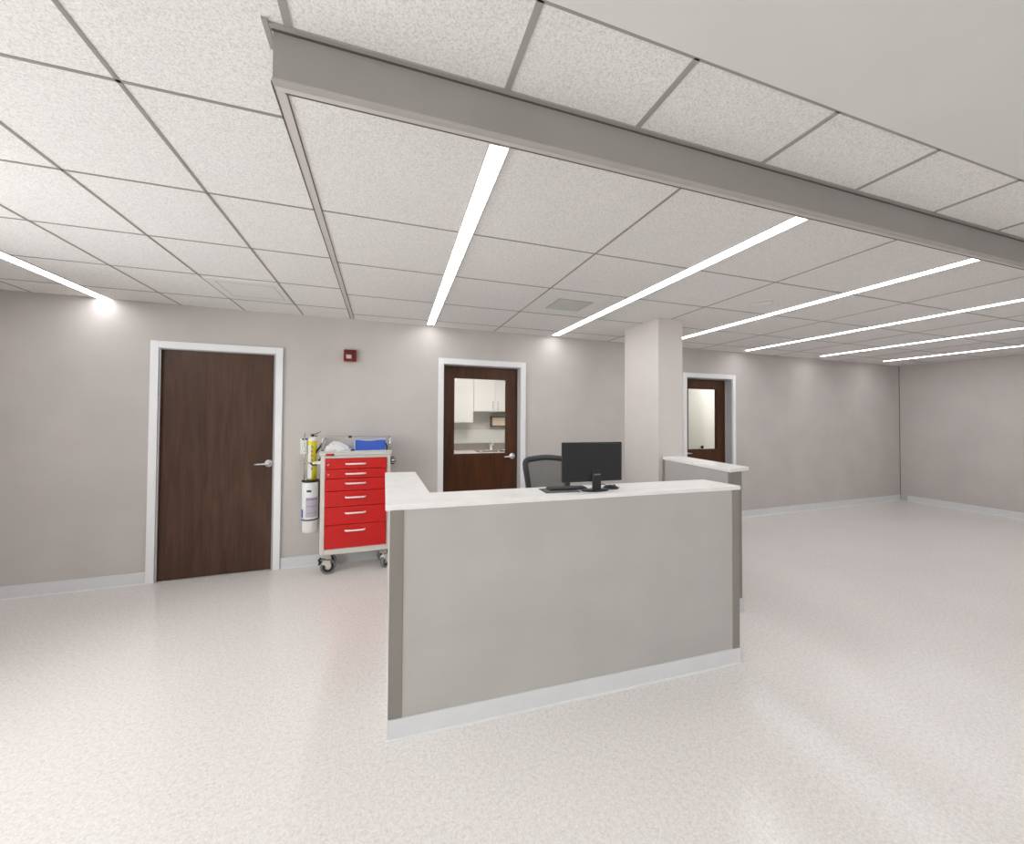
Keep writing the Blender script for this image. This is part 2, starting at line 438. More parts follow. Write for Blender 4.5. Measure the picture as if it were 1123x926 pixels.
door(3, 5.058, 5.945, 2.10, M['door2'], .115, (5.213, 5.775, 1.037, 1.952), 5.125, .995, hdir=1)

# ------------------------------------------------------------------ ceiling lights
def strip(x0, y0, x1, y1, label, w=.085, group='recessed strip lights in the tiled ceiling'):
    L_ = math.hypot(x1-x0, y1-y0); a = math.degrees(math.atan2(y1-y0, x1-x0))
    t = thing('strip_light', label, 'ceiling light', (x0, y0, HC), a, group)
    obj('diffuser', box((0, -w/2, -.0045), (L_, w/2, .004)), M['light'], t)
    bm = NB()
    add_box(bm, (0, -w/2-.007, -.006), (L_, -w/2, .004)); add_box(bm, (0, w/2, -.006), (L_, w/2+.007, .004)); add_box(bm, (-.006, -w/2-.007, -.006), (0, w/2+.007, .004))
    obj('light_frame', bm, M['gridlight'], t)
    return t
strip(.398, 1.362, .468, 4.24, 'leftmost long glowing strip light, running from the beam toward the red cart wall', .072)
strip(1.990, 1.362, 1.980, 4.28, 'long glowing ceiling strip light that crosses just left of the square column')
strip(3.535, 1.362, 3.545, 4.25, 'glowing ceiling strip light that ends right behind the square column')
strip(5.08, 1.362, 5.075, 4.27, 'short looking glowing strip light above the right-hand door')
strip(6.63, 1.362, 6.62, 4.25, 'glowing ceiling strip light to the right of the right-hand door')
strip(8.18, 1.362, 8.17, 4.25, 'glowing ceiling strip light farthest right near the side wall')
for i, x in enumerate((-2.2, -.2, 1.8, 3.8, 5.8, 7.8)):  # unseen panels added behind the camera to light desk front and floor
    t = thing('unseen_panel_light', 'unseen fill light panel added to the plain ceiling behind the camera', 'ceiling light', (x, -1.6, HC-.004), 90, 'added fill light panels behind the camera')
    obj('diffuser', box((0, -.3, -.006), (1.2, .3, .004)), M['rearfill'], t)
strip(-2.33, 1.362, -2.33, 4.25, 'extra ceiling strip light added for fill left of the plain brown door')  # extra strip added to brighten the left of the room

# ---- supply vent, access panel, flush detector
vt = thing('ceiling_vent', 'pale square air vent set in a ceiling tile beside the second strip light', 'air vent', (1.235, 2.80, HC), 1)
obj('vent_plate', box((.0, .0, -.004), (.66, .60, .002)), M['ventpanel'], vt)
obj('vent_grille', box((.17, .14, -.007), (.50, .44, -.003), .002), M['ventdark'], vt)
bm = NB()
for i in range(14): add_box(bm, (.18, .150+i*.0205, -.009), (.49, .162+i*.0205, -.0065))
obj('vent_slats', bm, M['ventgrey'], vt)
ap = thing('access_panel', 'plain smooth metal panel in the ceiling near the left door', 'ceiling panel', (-1.285, 3.36, HC), 0)
obj('panel_plate', box((0, 0, -.004), (.49, .5, .002)), M['ventpanel'], ap)
bm = NB()
for q in (((.06, .06), (.065, .42)), ((.06, .415), (.45, .42)), ((.445, .06), (.45, .42)), ((.06, .06), (.45, .065))): add_box(bm, (*q[0], -.0048), (*q[1], -.003))
obj('panel_seam', bm, M['ventdark'], ap)
dt = obj('smoke_detector', add_lathe(NB(), [(.0, .0), (.085, .0), (.085, -.006), (.075, -.010), (.07, -.006), (.0, -.006)], 40), M['ventpanel'], loc=(3.11, 2.47, HC))
tag(dt, 'small round white flush disc in the ceiling tile above the column', 'detector')

# ------------------------------------------------------------------ fire alarm
al = thing('fire_alarm', 'square dark red fire alarm with white strobe lens high on the wall', 'fire alarm', wp(.610, 0, 2.13), WR)
obj('alarm_body', box((-.062, -.042, -.062), (.062, 0, .062), .010), M['maroon'], al)
obj('alarm_face', box((-.055, -.047, -.052), (.055, -.041, .054), .004), M['maroondk'], al)
obj('strobe_lens', box((-.036, -.062, -.036), (.018, -.046, .006), .006), M['lens'], al)

# ------------------------------------------------------------------ reception desk
DR = math.degrees(math.atan2(-.061, 2.056)); DA = (.029, 1.877, 0)
dk = thing('reception_desk', 'long grey L-shaped reception desk standing in the middle of the room', 'reception desk', DA, DR)
LD = 2.058; HD = 1.056
obj('front_panel', box((.060, 0, .086), (LD-.050, .115, HD)), M['panel'], dk)
obj('corner_post', box((0, -.004, .095), (.062, .121, HD), .002), M['post'], dk)
obj('corner_post', box((LD-.052, -.004, .078), (LD, .121, HD), .002), M['post'], dk)
bm = NB(); add_prism(bm, [(-.002, -.007), (LD+.002, -.007), (LD+.002, .119), (-.002, .119)], 0, .092)
obj('plinth', bm, M['base'], dk)
obj('plinth_toe', add_prism(NB(), [(-.006, -.016), (LD+.004, -.016), (LD+.004, -.006), (-.006, -.006)], 0, .007), M['lip'], dk)
# side return toward the back wall; square to the grid, so undo the desk's small turn
R_ = RZ(-DR)
obj('side_panel', box((.003, .125, .09), (.105, 1.115, HD), 0, R_), M['panel'], dk)
obj('side_plinth', box((.001, .122, 0), (.108, 1.118, .09), 0, R_), M['base'], dk)
bm = NB()
ct = [(-.020, -.004), (2.070, -.004), (2.085, .262), (2.060, .262)]
c = math.cos(math.radians(-DR)); s_ = math.sin(math.radians(-DR))
def gl(x, y): x -= DA[0]; y -= DA[1]; return (x*c-y*s_, x*s_+y*c)
pts = [(-.020, -.006), (2.068, -.006), gl(2.070, 2.078), gl(.240, 2.135), gl(.226, 2.985), gl(.008, 3.005)]
add_prism(bm, pts, HD+.0005, 1.081)
cp = obj('countertop', bm, M['solid'], loc=DA, rz=DR); wn(cp, .003)
tag(cp, 'white stone L-shaped countertop lying on the grey reception desk', 'countertop')
CT = 1.081

# ------------------------------------------------------------------ monitor, keyboard, mat, mouse, cable
mo = thing('computer_monitor', 'black flat computer monitor standing on the white counter, seen from behind', 'monitor', (1.142, 1.925, CT), -1.7)
mw, z0, z1 = .1865, .053, .276
bm = NB(); add_box(bm, (-.206, -.004, z0), (.172, .010, z1), .004)
# thin shell bulging a little toward the middle of the back
obj('housing', bm, M['screen'], mo)
bm = NB(); add_box(bm, (-.196, -.010, z0+.008), (.162, -.003, z1-.008), .003)
obj('back_shell', bm, M['screen'], mo)
obj('display_panel', box((-.200, .0095, z0+.008), (.166, .0112, z1-.006)), M['blackm'], mo)
bm = NB()
add_box(bm, (-.026, -.024, .010), (.026, -.010, .104), .004, RZ(0))
add_box(bm, (-.024, -.012, .085), (.024, .0, .13), .003)
obj('stand_neck', bm, M['blackm'], mo)
bm = NB(); add_box(bm, (-.055, -.012, .078), (-.027, -.0095, .096), .001)
obj('port_recess', bm, M['black'], mo)
obj('badge', box((-.020, -.0255, .092), (.020, -.0238, .099)), M['rubber'], mo)
bm = NB()
add_lathe(bm, [(.0, 0), (.098, 0), (.1, .003), (.096, .008), (.03, .012), (0, .012)], 48)
for v in bm.verts: v.co.y *= .42; v.co.x *= .84
st = obj('stand_base', bm, M['black'], mo)

mt = obj('desk_mat', box((-.105, -.066, 0), (.100, .070, .0025), .001), M['pad'], loc=(.950, 1.985, CT), rz=-4)
tag(mt, 'thin dark grey mat on the counter, sticking out left of the keyboard', 'desk mat')
kb = thing('keyboard', 'black computer keyboard lying on the grey mat left of the monitor', 'keyboard', (1.004, 2.006, CT+.0026), -5)
obj('keyboard_body', box((-.115, -.036, 0), (.115, .036, .009), .003), M['black'], kb)
bm = NB()
for r in range(5):
    for k in range(15):
        if r == 0 and 4 <= k <= 8: continue
        x = -.108+k*.0146; y = -.031+r*.0125
        add_box(bm, (x, y, .009), (x+.0122, y+.0105, .0125), .001, seg=1)
add_box(bm, (-.108+4*.0146, -.031, .009), (-.108+9*.0146-.002, -.0205, .0125), .001)
obj('keys', bm, M['key'], kb)
ms = thing('computer_mouse', 'small black computer mouse on the counter right of the monitor stand', 'mouse', (1.262, 1.955, CT), -20)
bm = NB(); bmesh.ops.create_uvsphere(bm, u_segments=24, v_segments=14, radius=1)
for v in bm.verts:
    v.co.x *= .046; v.co.y *= .026; v.co.z = max(v.co.z, 0)*.024
for f in bm.faces: f.smooth = True
obj('mouse_shell', bm, M['black'], ms)
bm = NB(); add_lathe(bm, [(0, -.003), (.006, -.003), (.006, .003), (0, .003)], 16, T(.022, 0, .021) @ RX(90)); obj('scroll_wheel', bm, M['rubber'], ms)
cb = obj('cable', add_tube(NB(), [(1.205, 2.02, CT+.003), (1.225, 2.03, CT+.012), (1.25, 2.02, CT+.016), (1.285, 2.0, CT+.006), (1.315, 1.975, CT+.003), (1.322, 1.955, CT+.003), (1.305, 1.945, CT+.003)], .0025, 8), M['black'])
tag(cb, 'thin black mouse cable curled on the counter behind the mouse', 'cable')

# ------------------------------------------------------------------ office chair
def make_chair():
    t = thing('office_chair', 'black mesh-back office chair behind the reception desk, in front of the glazed door', 'office chair', (1.50, 3.30, 0), -12)
    # local: back at +y, sitter faces -y
    def outline(k, inset=0):
        # rounded trapezoid ring of the back, in x-z
        pts = []
        wt, wb, zb, zt = .235-inset, .155-inset, .58+inset, 1.115-inset
        corners = [(-wb, zb, .05), (wb, zb, .05), (wt, zt-.03, .075), (-wt, zt-.03, .075)]
        n = len(corners)
        for i, (x, z, r) in enumerate(corners):
            p = Vector((x, z)); a = Vector(corners[i-1][:2]); b = Vector(corners[(i+1) % n][:2])
            da = (a-p).normalized(); db = (b-p).normalized()
            p0 = p+da*r; p2 = p+db*r
            for j in range(7):
                u = j/6; q = p0*(1-u)**2+p*2*u*(1-u)+p2*u*u; pts.append(q)
            # bow the top rail upward
            if i == 2:
                e = Vector(corners[3][:2]); s0 = p2; e0 = e+(p-e).normalized()*corners[3][2]
                for j in range(1, 8):
                    u = j/8; q = s0.lerp(e0, u); q = Vector((q.x, q.y+.014*math.sin(PI*u))); pts.append(q)
        return pts
    def depth(x, z): return .215+.10*max(0, (z-.58))*.9 - .55*x*x + .0 - .05*math.sin(PI*(z-.58)/.55)
    ring = outline(0)
    P = [(q.x, depth(q.x, q.y), q.y) for q in ring]; P = P+[P[0], P[1]]
    obj('back_frame', add_tube(NB(), P, .029, 10, flat=.7), M['chairframe'], t)
    bm = NB(); vs = [bm.verts.new((q.x, depth(q.x, q.y)-.004, q.y)) for q in outline(0, .008)]
    cz = .85; rings = [vs]
    for f_ in (.66, .33):
        rings.append([bm.verts.new((v.co.x*f_, depth(v.co.x*f_, cz+(v.co.z-cz)*f_)-.004, cz+(v.co.z-cz)*f_)) for v in vs])
    n = len(vs)
    for a, b in zip(rings, rings[1:]):
        for i in range(n): bm.faces.new((a[i], a[(i+1) % n], b[(i+1) % n], b[i]))
    cvt = bm.verts.new((0, depth(0, cz)-.004, cz))
    for i in range(n): bm.faces.new((rings[-1][i], rings[-1][(i+1) % n], cvt))
    obj('back_mesh', bm, M['netting'], t)
    bm = NB(); add_box(bm, (-.235, -.27, .455), (.235, .20, .525), .03, seg=4); o = obj('seat', bm, M['fabric'], t)
    bm = NB(); add_tube(bm, [(0, .02, .44), (0, .20, .43), (0, .265, .50), (0, .262, .70)], .02, 12, flat=1.6); add_box(bm, (-.1, -.1, .425), (.1, .1, .456), .008)
    obj('back_support', bm, M['chairframe'], t)
    bm = NB(); add_lathe(bm, [(.03, .07), (.03, .25), (.018, .25), (.018, .43)], 20); obj('gas_post', bm, M['black'], t)
    for sx in (-1, 1):
        bm = NB(); add_tube(bm, [(sx*.18, .0, .44), (sx*.27, .0, .45), (sx*.285, .0, .52), (sx*.285, .0, .67)], .016, 10)
        add_box(bm, (sx*.285-.04, -.13, .67), (sx*.285+.04, .12, .695), .01); obj('armrest', bm, M['chairframe'], t)
    for k in range(5):
        a = 2*PI*k/5+.3; dx, dy = math.cos(a), math.sin(a)
        bm = NB(); add_tube(bm, [(dx*.02, dy*.02, .10), (dx*.15, dy*.15, .095), (dx*.29, dy*.29, .075)], [.028, .023, .017], 10, flat=.7)
        lg = obj('leg', bm, M['chairframe'], t)
        bm = NB()
        for w_ in (-1, 1):
            add_lathe(bm, [(0, -.008), (.024, -.008), (.026, 0), (.024, .008), (0, .008)], 20, T(dx*.29-dy*w_*.014, dy*.29+dx*w_*.014, .0262) @ RZ(math.degrees(a)+90) @ RY(90))
        add_tube(bm, [(dx*.29, dy*.29, .03), (dx*.29, dy*.29, .078)], .008, 8)
        obj('caster', bm, M['black'], lg)
    return t
make_chair()

# ------------------------------------------------------------------ red medical cart
cf = wp(.407, -.325, 0)             # front left foot of the cabinet
ca = thing('medical_cart', 'red six-drawer medical cart with cream frame on casters by the wall', 'medical cart', (-.566, 3.978, 0), WR)
CW, CD, CZ0, CZ1 = .628, .29, .190, 1.125
bm = NB()
add_box(bm, (0, 0, CZ0), (.040, .045, CZ1), .006); add_box(bm, (CW-.036, 0, CZ0), (CW, .045, CZ1), .006)
add_box(bm, (.040, .002, CZ0), (CW-.036, .045, .243), .003); add_box(bm, (.040, .002, 1.098), (CW-.036, .045, CZ1), .003)
add_box(bm, (.003, .045, CZ0+.004), (CW-.003, CD, CZ1), .006)
obj('cabinet', bm, M['cream'], ca)
bm = NB(); add_box(bm, (-.010, -.014, CZ1), (CW+.012, CD, CZ1+.032), .008); add_box(bm, (-.010, -.014, CZ1+.032), (CW+.012, -.004, CZ1+.043), .003)
add_box(bm, (CW+.002, -.014, CZ1+.032), (CW+.012, CD, CZ1+.043), .003); add_box(bm, (-.010, -.014, CZ1+.032), (0, CD, CZ1+.043), .003)
obj('top_tray', bm, M['creamtray'], ca)
CT_Z = CZ1+.032
zs = [1.096, .995, .906, .787, .640, .468, .245]
hz = [1.045, .951, .859, .727, .578, .412]
for i in range(6):
    t_, b_ = zs[i], zs[i+1]
    dr = obj('drawer', box((.043, -.012, b_+.003), (CW-.039, .03, t_-.002), .003), M['red'], ca)
    hb = NB(); hy = hz[i]
    hx0, hx1 = .222, .398
    add_tube(hb, [(hx0, -.012, hy), (hx0+.006, -.028, hy), (hx0+.02, -.036, hy), (hx1-.02, -.036, hy), (hx1-.006, -.028, hy), (hx1, -.012, hy)], .0085, 10)
    obj('drawer_handle', hb, M['handle'], dr)
    if i < 2:
        lb = NB(); add_lathe(lb, [(0, 0), (.008, 0), (.008, .006), (0, .007)], 18, T(.068, -.012, hy-.006) @ RX(90)); obj('lock', lb, M['steel'], dr)
for z in (.905, .87): pass
bm = NB(); add_box(bm, (.045, -.018, CZ1-.001), (.118, -.0135, CZ1+.021), .003); pl = obj('name_plate', bm, M['red'], ca)
obj('plate_end', box((.098, -.020, CZ1+.002), (.118, -.0175, CZ1+.018), .002), M['maroondk'], pl)
# guard rail: bent tube around the top
zr = CT_Z+.145
bm = NB()
add_tube(bm, [(.012, .012, CT_Z), (.012, .012, zr-.035), (.022, .012, zr-.010), (.048, .012, zr), (.2, .012, zr), (CW-.035, .012, zr), (CW-.006, .012, zr)], .0068, 10)
add_tube(bm, [(CW-.006, .012, CT_Z), (CW-.006, .012, zr+.006)], .0085, 10)
add_tube(bm, [(.014, CD-.03, CT_Z), (.014, CD-.03, zr-.014)], .005, 10); add_tube(bm, [(CW-.006, CD-.03, CT_Z), (CW-.006, CD-.03, zr-.004)], .006, 10)
add_tube(bm, [(CW-.006, .012, zr), (CW-.006, CD-.03, zr-.01)], .006, 10); add_tube(bm, [(.014, .012, zr-.02), (.014, CD-.03, zr-.02)], .006, 10)
obj('guard_rail', bm, M['steel'], ca)
bm = NB(); add_tube(bm, [(.238, .012, zr), (.268, .012, zr)], .011, 12)
obj('rail_clip', bm, M['black'], ca)
obj('rail_hook', add_tube(NB(), [(CW-.06, .10, CT_Z+.085), (CW-.035, .12, CT_Z+.05), (CW-.035, .13, CT_Z+.0)], .007, 10), M['black'], ca)
# casters
def caster(x, y, brake, rz):
    bm = NB()
    R = .067
    w = obj('caster', add_lathe(NB(), [(.049, -.014), (.061, -.016), (R, -.010), (R, .010), (.061, .016), (.049, .014), (.049, -.014)], 40, T(x, y, R) @ RZ(rz) @ RX(90), close=False), M['rubber'], ca)
    obj('wheel_disc', add_lathe(NB(), [(.020, -.0125), (.051, -.0125), (.051, .0125), (.020, .0125), (.020, -.0125)], 36, T(x, y, R) @ RZ(rz) @ RX(90), close=False), M['blackm'], w)
    obj('wheel_hub', add_lathe(NB(), [(0, -.0155), (.026, -.0155), (.030, -.012), (.030, .012), (.026, .0155), (0, .0155)], 36, T(x, y, R) @ RZ(rz) @ RX(90)), M['steel'], w)
    mx = T(x, y, R) @ RZ(rz)
    f = NB()
    for sgn in (-1, 1):
        # cheek of the fork: a plate from the swivel down to the axle
        P = [(-.056, .0585), (-.004, .0605), (.016, .050), (.024, .020), (.017, -.010), (.004, -.018), (-.012, -.012), (-.017, .006), (-.026, .022), (-.060, .034)]
        lo = [f.verts.new(mx @ Vector((a, sgn*.020, b))) for a, b in P]; hi = [f.verts.new(mx @ Vector((a, sgn*.024, b))) for a, b in P]
        f.faces.new(lo); f.faces.new(hi[::-1])
        for i in range(len(P)): f.faces.new((lo[i], lo[(i+1) % len(P)], hi[(i+1) % len(P)], hi[i]))
    add_box(f, (-.056, -.024, .048), (.016, .024, .061), .004, mx)
    add_lathe(f, [(.018, .058), (.018, .130-R)], 16, mx @ T(-.02, 0, 0))
    add_lathe(f, [(0, -.028), (.009, -.028), (.009, .028), (0, .028)], 14, mx @ RX(90))
    obj('fork', f, M['cream'], w)
    if brake:
        b = NB(); add_box(b, (-.092, -.020, .045), (-.045, .020, .058), .006, mx @ T(0, 0, .0) @ T(-.06, 0, .05) @ RY(-42) @ T(.06, 0, -.05))
        add_tube(b, [mx @ Vector((-.058, 0, .09)), mx @ Vector((-.078, 0, .075)), mx @ Vector((-.070, 0, .052))], .012, 10)
        obj('brake_pedal', b, M['black'], w)
caster(.072, .050, True, 12); caster(CW-.040, .05, False, 62); caster(.062, CD-.06, False, 0); caster(CW-.05, CD-.06, False, 30)
# side clamps and pole: hung on the cart's side
hung = thing('hanging_bracket', 'white clamp and thin steel pole fixed to the left side of the red cart', 'bracket', (-.566, 3.978, 0), WR)
bm = NB()
add_box(bm, (-.050, .11, 1.036), (.0035, .16, 1.066), .006); add_tube(bm, [(-.085, .135, 1.045), (-.05, .135, 1.048), (-.02, .135, 1.050)], [.012, .014, .020], 14)
cl = obj('side_bracket', bm, M['white'], hung)
bm = NB(); add_tube(bm, [(-.105, .150, 1.044), (-.085, .135, 1.030), (-.045, .135, 1.030)], .008, 10); add_tube(bm, [(-.004, .13, 1.235), (-.022, .14, 1.20), (-.048, .15, 1.165), (-.058, .165, 1.14)], [.008, .010, .010, .006], 10)
add_tube(bm, [(-.035, .13, 1.066), (-.018, .13, 1.085), (0.001, .13, 1.11)], .009, 10)
obj('bracket_strap', bm, M['black'], cl)
bm = NB(); add_tube(bm, [(-.160, .17, .87), (-.160, .17, 1.335)], .0055, 10); add_tube(bm, [(-.160, .17, 1.04), (-.105, .15, 1.045)], .005, 8)
add_tube(bm, [(-.160, .17, .885), (-.12, .17, .885)], .005, 8)
obj('hanger_pole', bm, M['steel'], hung)
bm = NB(); add_tube(bm, [(CW-.004, .14, 1.05), (CW+.055, .14, 1.05)], .019, 18); add_lathe(bm, [(0, -.006), (.024, -.006), (.027, 0), (.024, .006), (0, .006)], 24, T(CW+.055, .14, 1.05) @ RY(90))
kn = obj('side_knob', bm, M['steel'], ca)
bm = NB(); add_box(bm, (CW+.0, .12, 1.078), (CW+.042, .155, 1.088), .004, T(0, 0, .0)); add_box(bm, (CW+.0, .12, 1.012), (CW+.045, .155, 1.022), .004)
add_box(bm, (CW-.004, .12, 1.01), (CW+.008, .16, 1.09), .003)
obj('knob_clamp', bm, M['black'], kn)

# things on the cart
Mc = T(-.566, 3.978, 0) @ RZ(WR)
def cart_pt(x, y, z): return tuple(Mc @ Vector((x, y, z)))
bx = thing('storage_box', 'bright blue rectangular plastic box standing on top of the red cart', 'box', cart_pt(.435, .11, CT_Z), WR+1)
bm = NB(); add_box(bm, (-.142, -.07, 0), (.142, .07, .115), .006)
obj('box_body', bm, M['blue'], bx)
bm = NB(); add_box(bm, (-.147, -.075, .108), (.147, .075, .122), .004)
add_box(bm, (-.147, -.076, .0), (-.137, -.066, .112), .002); add_box(bm, (-.142, -.0745, .001), (.142, -.069, .010), .002)
obj('box_rim', bm, M['bluelite'], bx)
bm = NB(); add_prism(bm, [(-.11, -.0775), (.085, -.0775), (.085, -.0745), (-.11, -.0745)], .104, .124)
bm2 = NB()
n = 20; top = [bm2.verts.new((-.12+.22*i/n, -.078, .118)) for i in range(n+1)]; bot = [bm2.verts.new((-.12+.22*i/n, -.078, .118-.016*math.sin(PI*i/n)-.002)) for i in range(n+1)]
for i in range(n): bm2.faces.new((top[i], top[i+1], bot[i+1], bot[i]))
bmesh.ops.solidify(bm2, geom=bm2.faces[:], thickness=.003); bm.free()
obj('box_lip', bm2, M['white'], bx)

bm = NB(); bmesh.ops.create_icosphere(bm, subdivisions=5, radius=1)
from mathutils import noise as mn
for v in bm.verts:
    p = v.co.copy()
    fold = 1-abs(mn.noise(p*2.3+Vector((3, 1, 5))))*1.0
    r = .72+.30*fold+.13*mn.noise(p*6)+.05*mn.noise(p*14)
    x, y, z = p*r
    # taller on the left, running out to a flat tongue on the right
    k = .95-.42*max(-.3, x)
    v.co = Vector((x*.134+.01*max(0, x), y*.068, max(-.02, z)*.094*max(.22, k)+.004*mn.noise(p*9) if z > -.02 else 0))
    v.co.z = max(v.co.z, 0)
for f in bm.faces: f.smooth = True
bg = obj('plastic_bag', bm, M['paperw'], loc=cart_pt(.152, .125, CT_Z+.0005), rz=WR)
tag(bg, 'crumpled white plastic bag lying on the cart top beside the blue box', 'plastic bag')
cp_ = obj('tubing_cap', add_tube(NB(), [(0, 0, .012), (.02, 0, .013), (.034, .004, .011)], [.008, .011, .006], 12), M['blackm'], loc=cart_pt(.262, .032, CT_Z), rz=WR)
tag(cp_, 'tiny black cap lying between the white bag and the blue box', 'cap')

# white canister and yellow cylinder hanging at the cart's left side
cx, cy, _ = cart_pt(-.110, .205, 0)
cn = thing('canister', 'white labelled canister with black bands hanging left of the red cart', 'canister', (cx, cy, .372), 0)
r = .0735
obj('canister_body', add_lathe(NB(), [(0, 0), (.060, 0), (.066, .006), (.068, .02), (.070, .125), (r, .135), (r, .49), (.066, .500), (0, .503)], 48), M['white'], cn)
bm = NB(); add_lathe(bm, [(r, .486), (r+.003, .489), (r+.003, .506), (.050, .508), (.046, .506), (.046, .498), (.060, .494), (r, .486)], 48, close=False)
obj('top_band', bm, M['black'], cn)
bm = NB(); add_lathe(bm, [(r-.002, .122), (r+.003, .122), (r+.003, .133), (r-.002, .133), (r-.002, .122)], 48, close=False)
add_box(bm, (r-.006, -.012, .13), (r+.006, .014, .49), .002)
obj('strap', bm, M['black'], cn)
def wrap(name, parent, r, a0, a1, z0, z1, m, off=.0006, n=16):
    """curved label on a cylinder; angles in degrees, 0 = toward the camera, + = to the right"""
    bm = NB(); A = [math.radians(a0+(a1-a0)*i/n) for i in range(n+1)]
    lo = [bm.verts.new((math.sin(a)*(r+off), -math.cos(a)*(r+off), z0)) for a in A]; hi = [bm.verts.new((math.sin(a)*(r+off), -math.cos(a)*(r+off), z1)) for a in A]
    for i in range(n): bm.faces.new((lo[i], lo[i+1], hi[i+1], hi[i]))
    return obj(name, bm, m, parent)
lb = wrap('label', cn, r, -22, 72, .155, .345, M['purple'])
wrap('label_text', lb, r, -18, 66, .318, .332, M['purpledark'], .0012)
wrap('label_text', lb, r, -14, 60, .255, .262, M['purpledark'], .0012)
wrap('label_text', lb, r, -14, 50, .190, .195, M['purpledark'], .0012)
wrap('emblem', cn, r, -16, 16, .395, .415, M['navy'], .0012)
wrap('blue_label', cn, r, -80, -46, .150, .228, M['labelblue'], .0012)

oc = thing('gas_cylinder', 'slim yellow gas cylinder with white shoulder standing in the white canister', 'gas cylinder', (cx+.012, cy, .872), 0)
ry = .0405
obj('cylinder_body', add_lathe(NB(), [(0, .0045), (ry, .0045), (ry, .385), (ry-.001, .388)], 40), M['yellow'], oc)
obj('shoulder', add_lathe(NB(), [(ry, .386), (ry-.002, .400), (.030, .416), (.022, .424), (0, .426)], 40, close=False), M['white'], oc)
wrap('label', oc, ry, -62, -8, .18, .345, M['tagw'], .001)
lt = wrap('label', oc, ry, -70, 5, .02, .17, M['tagw'], .001)
bm = NB()
for k in range(6):
    z = .345-.042*k
    A0 = math.radians(-6); 
    for (a, z_) in ((0, z), (7, z-.01), (14, z), (20, z-.012)):
        ar = math.radians(a-4); x = math.sin(ar)*(ry+.001); y = -math.cos(ar)*(ry+.001)
        add_box(bm, (-.0022, -.0008, -.011), (.0022, .0008, .011), 0, T(x, y, z_-.012) @ RZ(a-4))
obj('printed_lettering', bm, M['greyletter'], oc)
bm = NB(); add_tube(bm, [(0, 0, .42), (0, 0, .445)], .012, 12); add_tube(bm, [(-.018, 0, .446), (.03, 0, .452), (.075, -.01, .478)], [.006, .007, .004], 10, flat=.6); add_tube(bm, [(-.014, 0, .436), (.045, 0, .433)], .0045, 8)
obj('valve_lever', bm, M['blackm'], oc)

wb = thing('wall_dispenser', 'small white box on the wall behind the yellow cylinder', 'wall box', wp(.197, 0, 1.20), WR)
obj('box_body', box((-.030, -.045, -.078), (.030, 0, .078), .005), M['white'], wb)
obj('box_slot', box((-.014, -.048, .062), (.030, -.040, .079), .002), M['black'], wb)

# ------------------------------------------------------------------ kitchenette behind the glazed door
KX0, KX1, KY = .35, 3.1, 6.92
struct('wall_kitchen_back', box((KX0, KY, 0), (KX1, KY+.1, HC)), M['kwall'])
struct('wall_kitchen_left', box((KX0-.1, 4.49, 0), (KX0, KY+.1, HC)), M['kwall'])
struct('wall_kitchen_right', box((KX1, 4.56, 0), (KX1+.1, KY+.1, HC)), M['kwall'])
struct('ceiling_kitchen', box((KX0-.1, 4.56, HC-.01), (KX1+.1, KY+.1, HC+.05)), M['plain'])
kl = thing('ceiling_panel_light', 'bright square light panel in the small kitchen ceiling behind the glazed door', 'ceiling light', (1.5, 5.35, HC-.01), 0)
obj('diffuser', box((-.3, -.45, -.012), (.3, .45, .0)), M['klight'], kl)
obj('light_frame', box((-.32, -.47, -.010), (.32, .47, .0)), M['gridlight'], kl)
sp = struct('trim_2', box((KX0, KY-.010, 1.03), (KX1, KY, 1.275)), M['splash'])

def cabinet(name, x0, x1, z0, z1, doors, label, group=None, y0=6.585, y1=6.918):
    t = thing(name, label, 'cabinet', (x0, y0, z0), 0, group)
    w, h = x1-x0, z1-z0
    obj('carcass', box((0, .020, 0), (w, y1-y0, h)), M['cab'], t)
    dw = w/doors
    for i in range(doors):
        d = obj('door', box((i*dw+.002, 0, .002), ((i+1)*dw-.002, .019, h-.002), .002), M['cab'], t)
        hx = (i+1)*dw-.045 if (i % 2 == 0) else i*dw+.045
        zz = .03 if z0 > 1 else h-.18
        if doors == 1: continue
        bm = NB(); add_tube(bm, [(hx, 0, zz+.01), (hx, -.028, zz+.01)], .004, 8); add_tube(bm, [(hx, 0, zz+.13), (hx, -.028, zz+.13)], .004, 8); add_tube(bm, [(hx, -.028, zz), (hx, -.028, zz+.14)], .005, 8)
        obj('handle', bm, M['steel'], d)
    return t
cabinet('wall_cabinet', .72, 1.484, 1.412, 2.45, 1, 'taller white wall cabinet at the left, seen through the glass of the middle door')
cabinet('wall_cabinet', 1.488, 2.262, 1.612, 2.45, 2, 'shorter white two-door wall cabinet above the kitchen sink')
cabinet('base_cabinet', .72, 1.60, .02, .862, 2, 'white base cabinet under the left of the kitchen counter', y0=6.32)
cabinet('base_cabinet', 1.604, 2.48, .02, .862, 2, 'white base cabinet under the kitchen sink', y0=6.32)
bm = NB()
X0, X1, Y0, Y1 = .70, 2.50, 6.285, 6.905
hx0, hx1, hy0, hy1 = 1.56, 2.02, 6.40, 6.70
for q in (((X0, Y0), (hx0, Y1)), ((hx1, Y0), (X1, Y1)), ((hx0, Y0), (hx1, hy0)), ((hx0, hy1), (hx1, Y1))): add_box(bm, (*q[0], .862), (*q[1], .902))
kc = obj('kitchen_worktop', bm, M['solid']); tag(kc, 'pale worktop with a sink in the room behind the middle door', 'worktop')
kstr = obj('backsplash_strip', box((X0, Y1, .902), (X1, 6.919, 1.022)), M['taupe'], kc); 
sk = thing('sink', 'stainless steel sink set into the pale kitchen worktop', 'sink', (1.79, 6.55, .902), 0)
bm = NB()
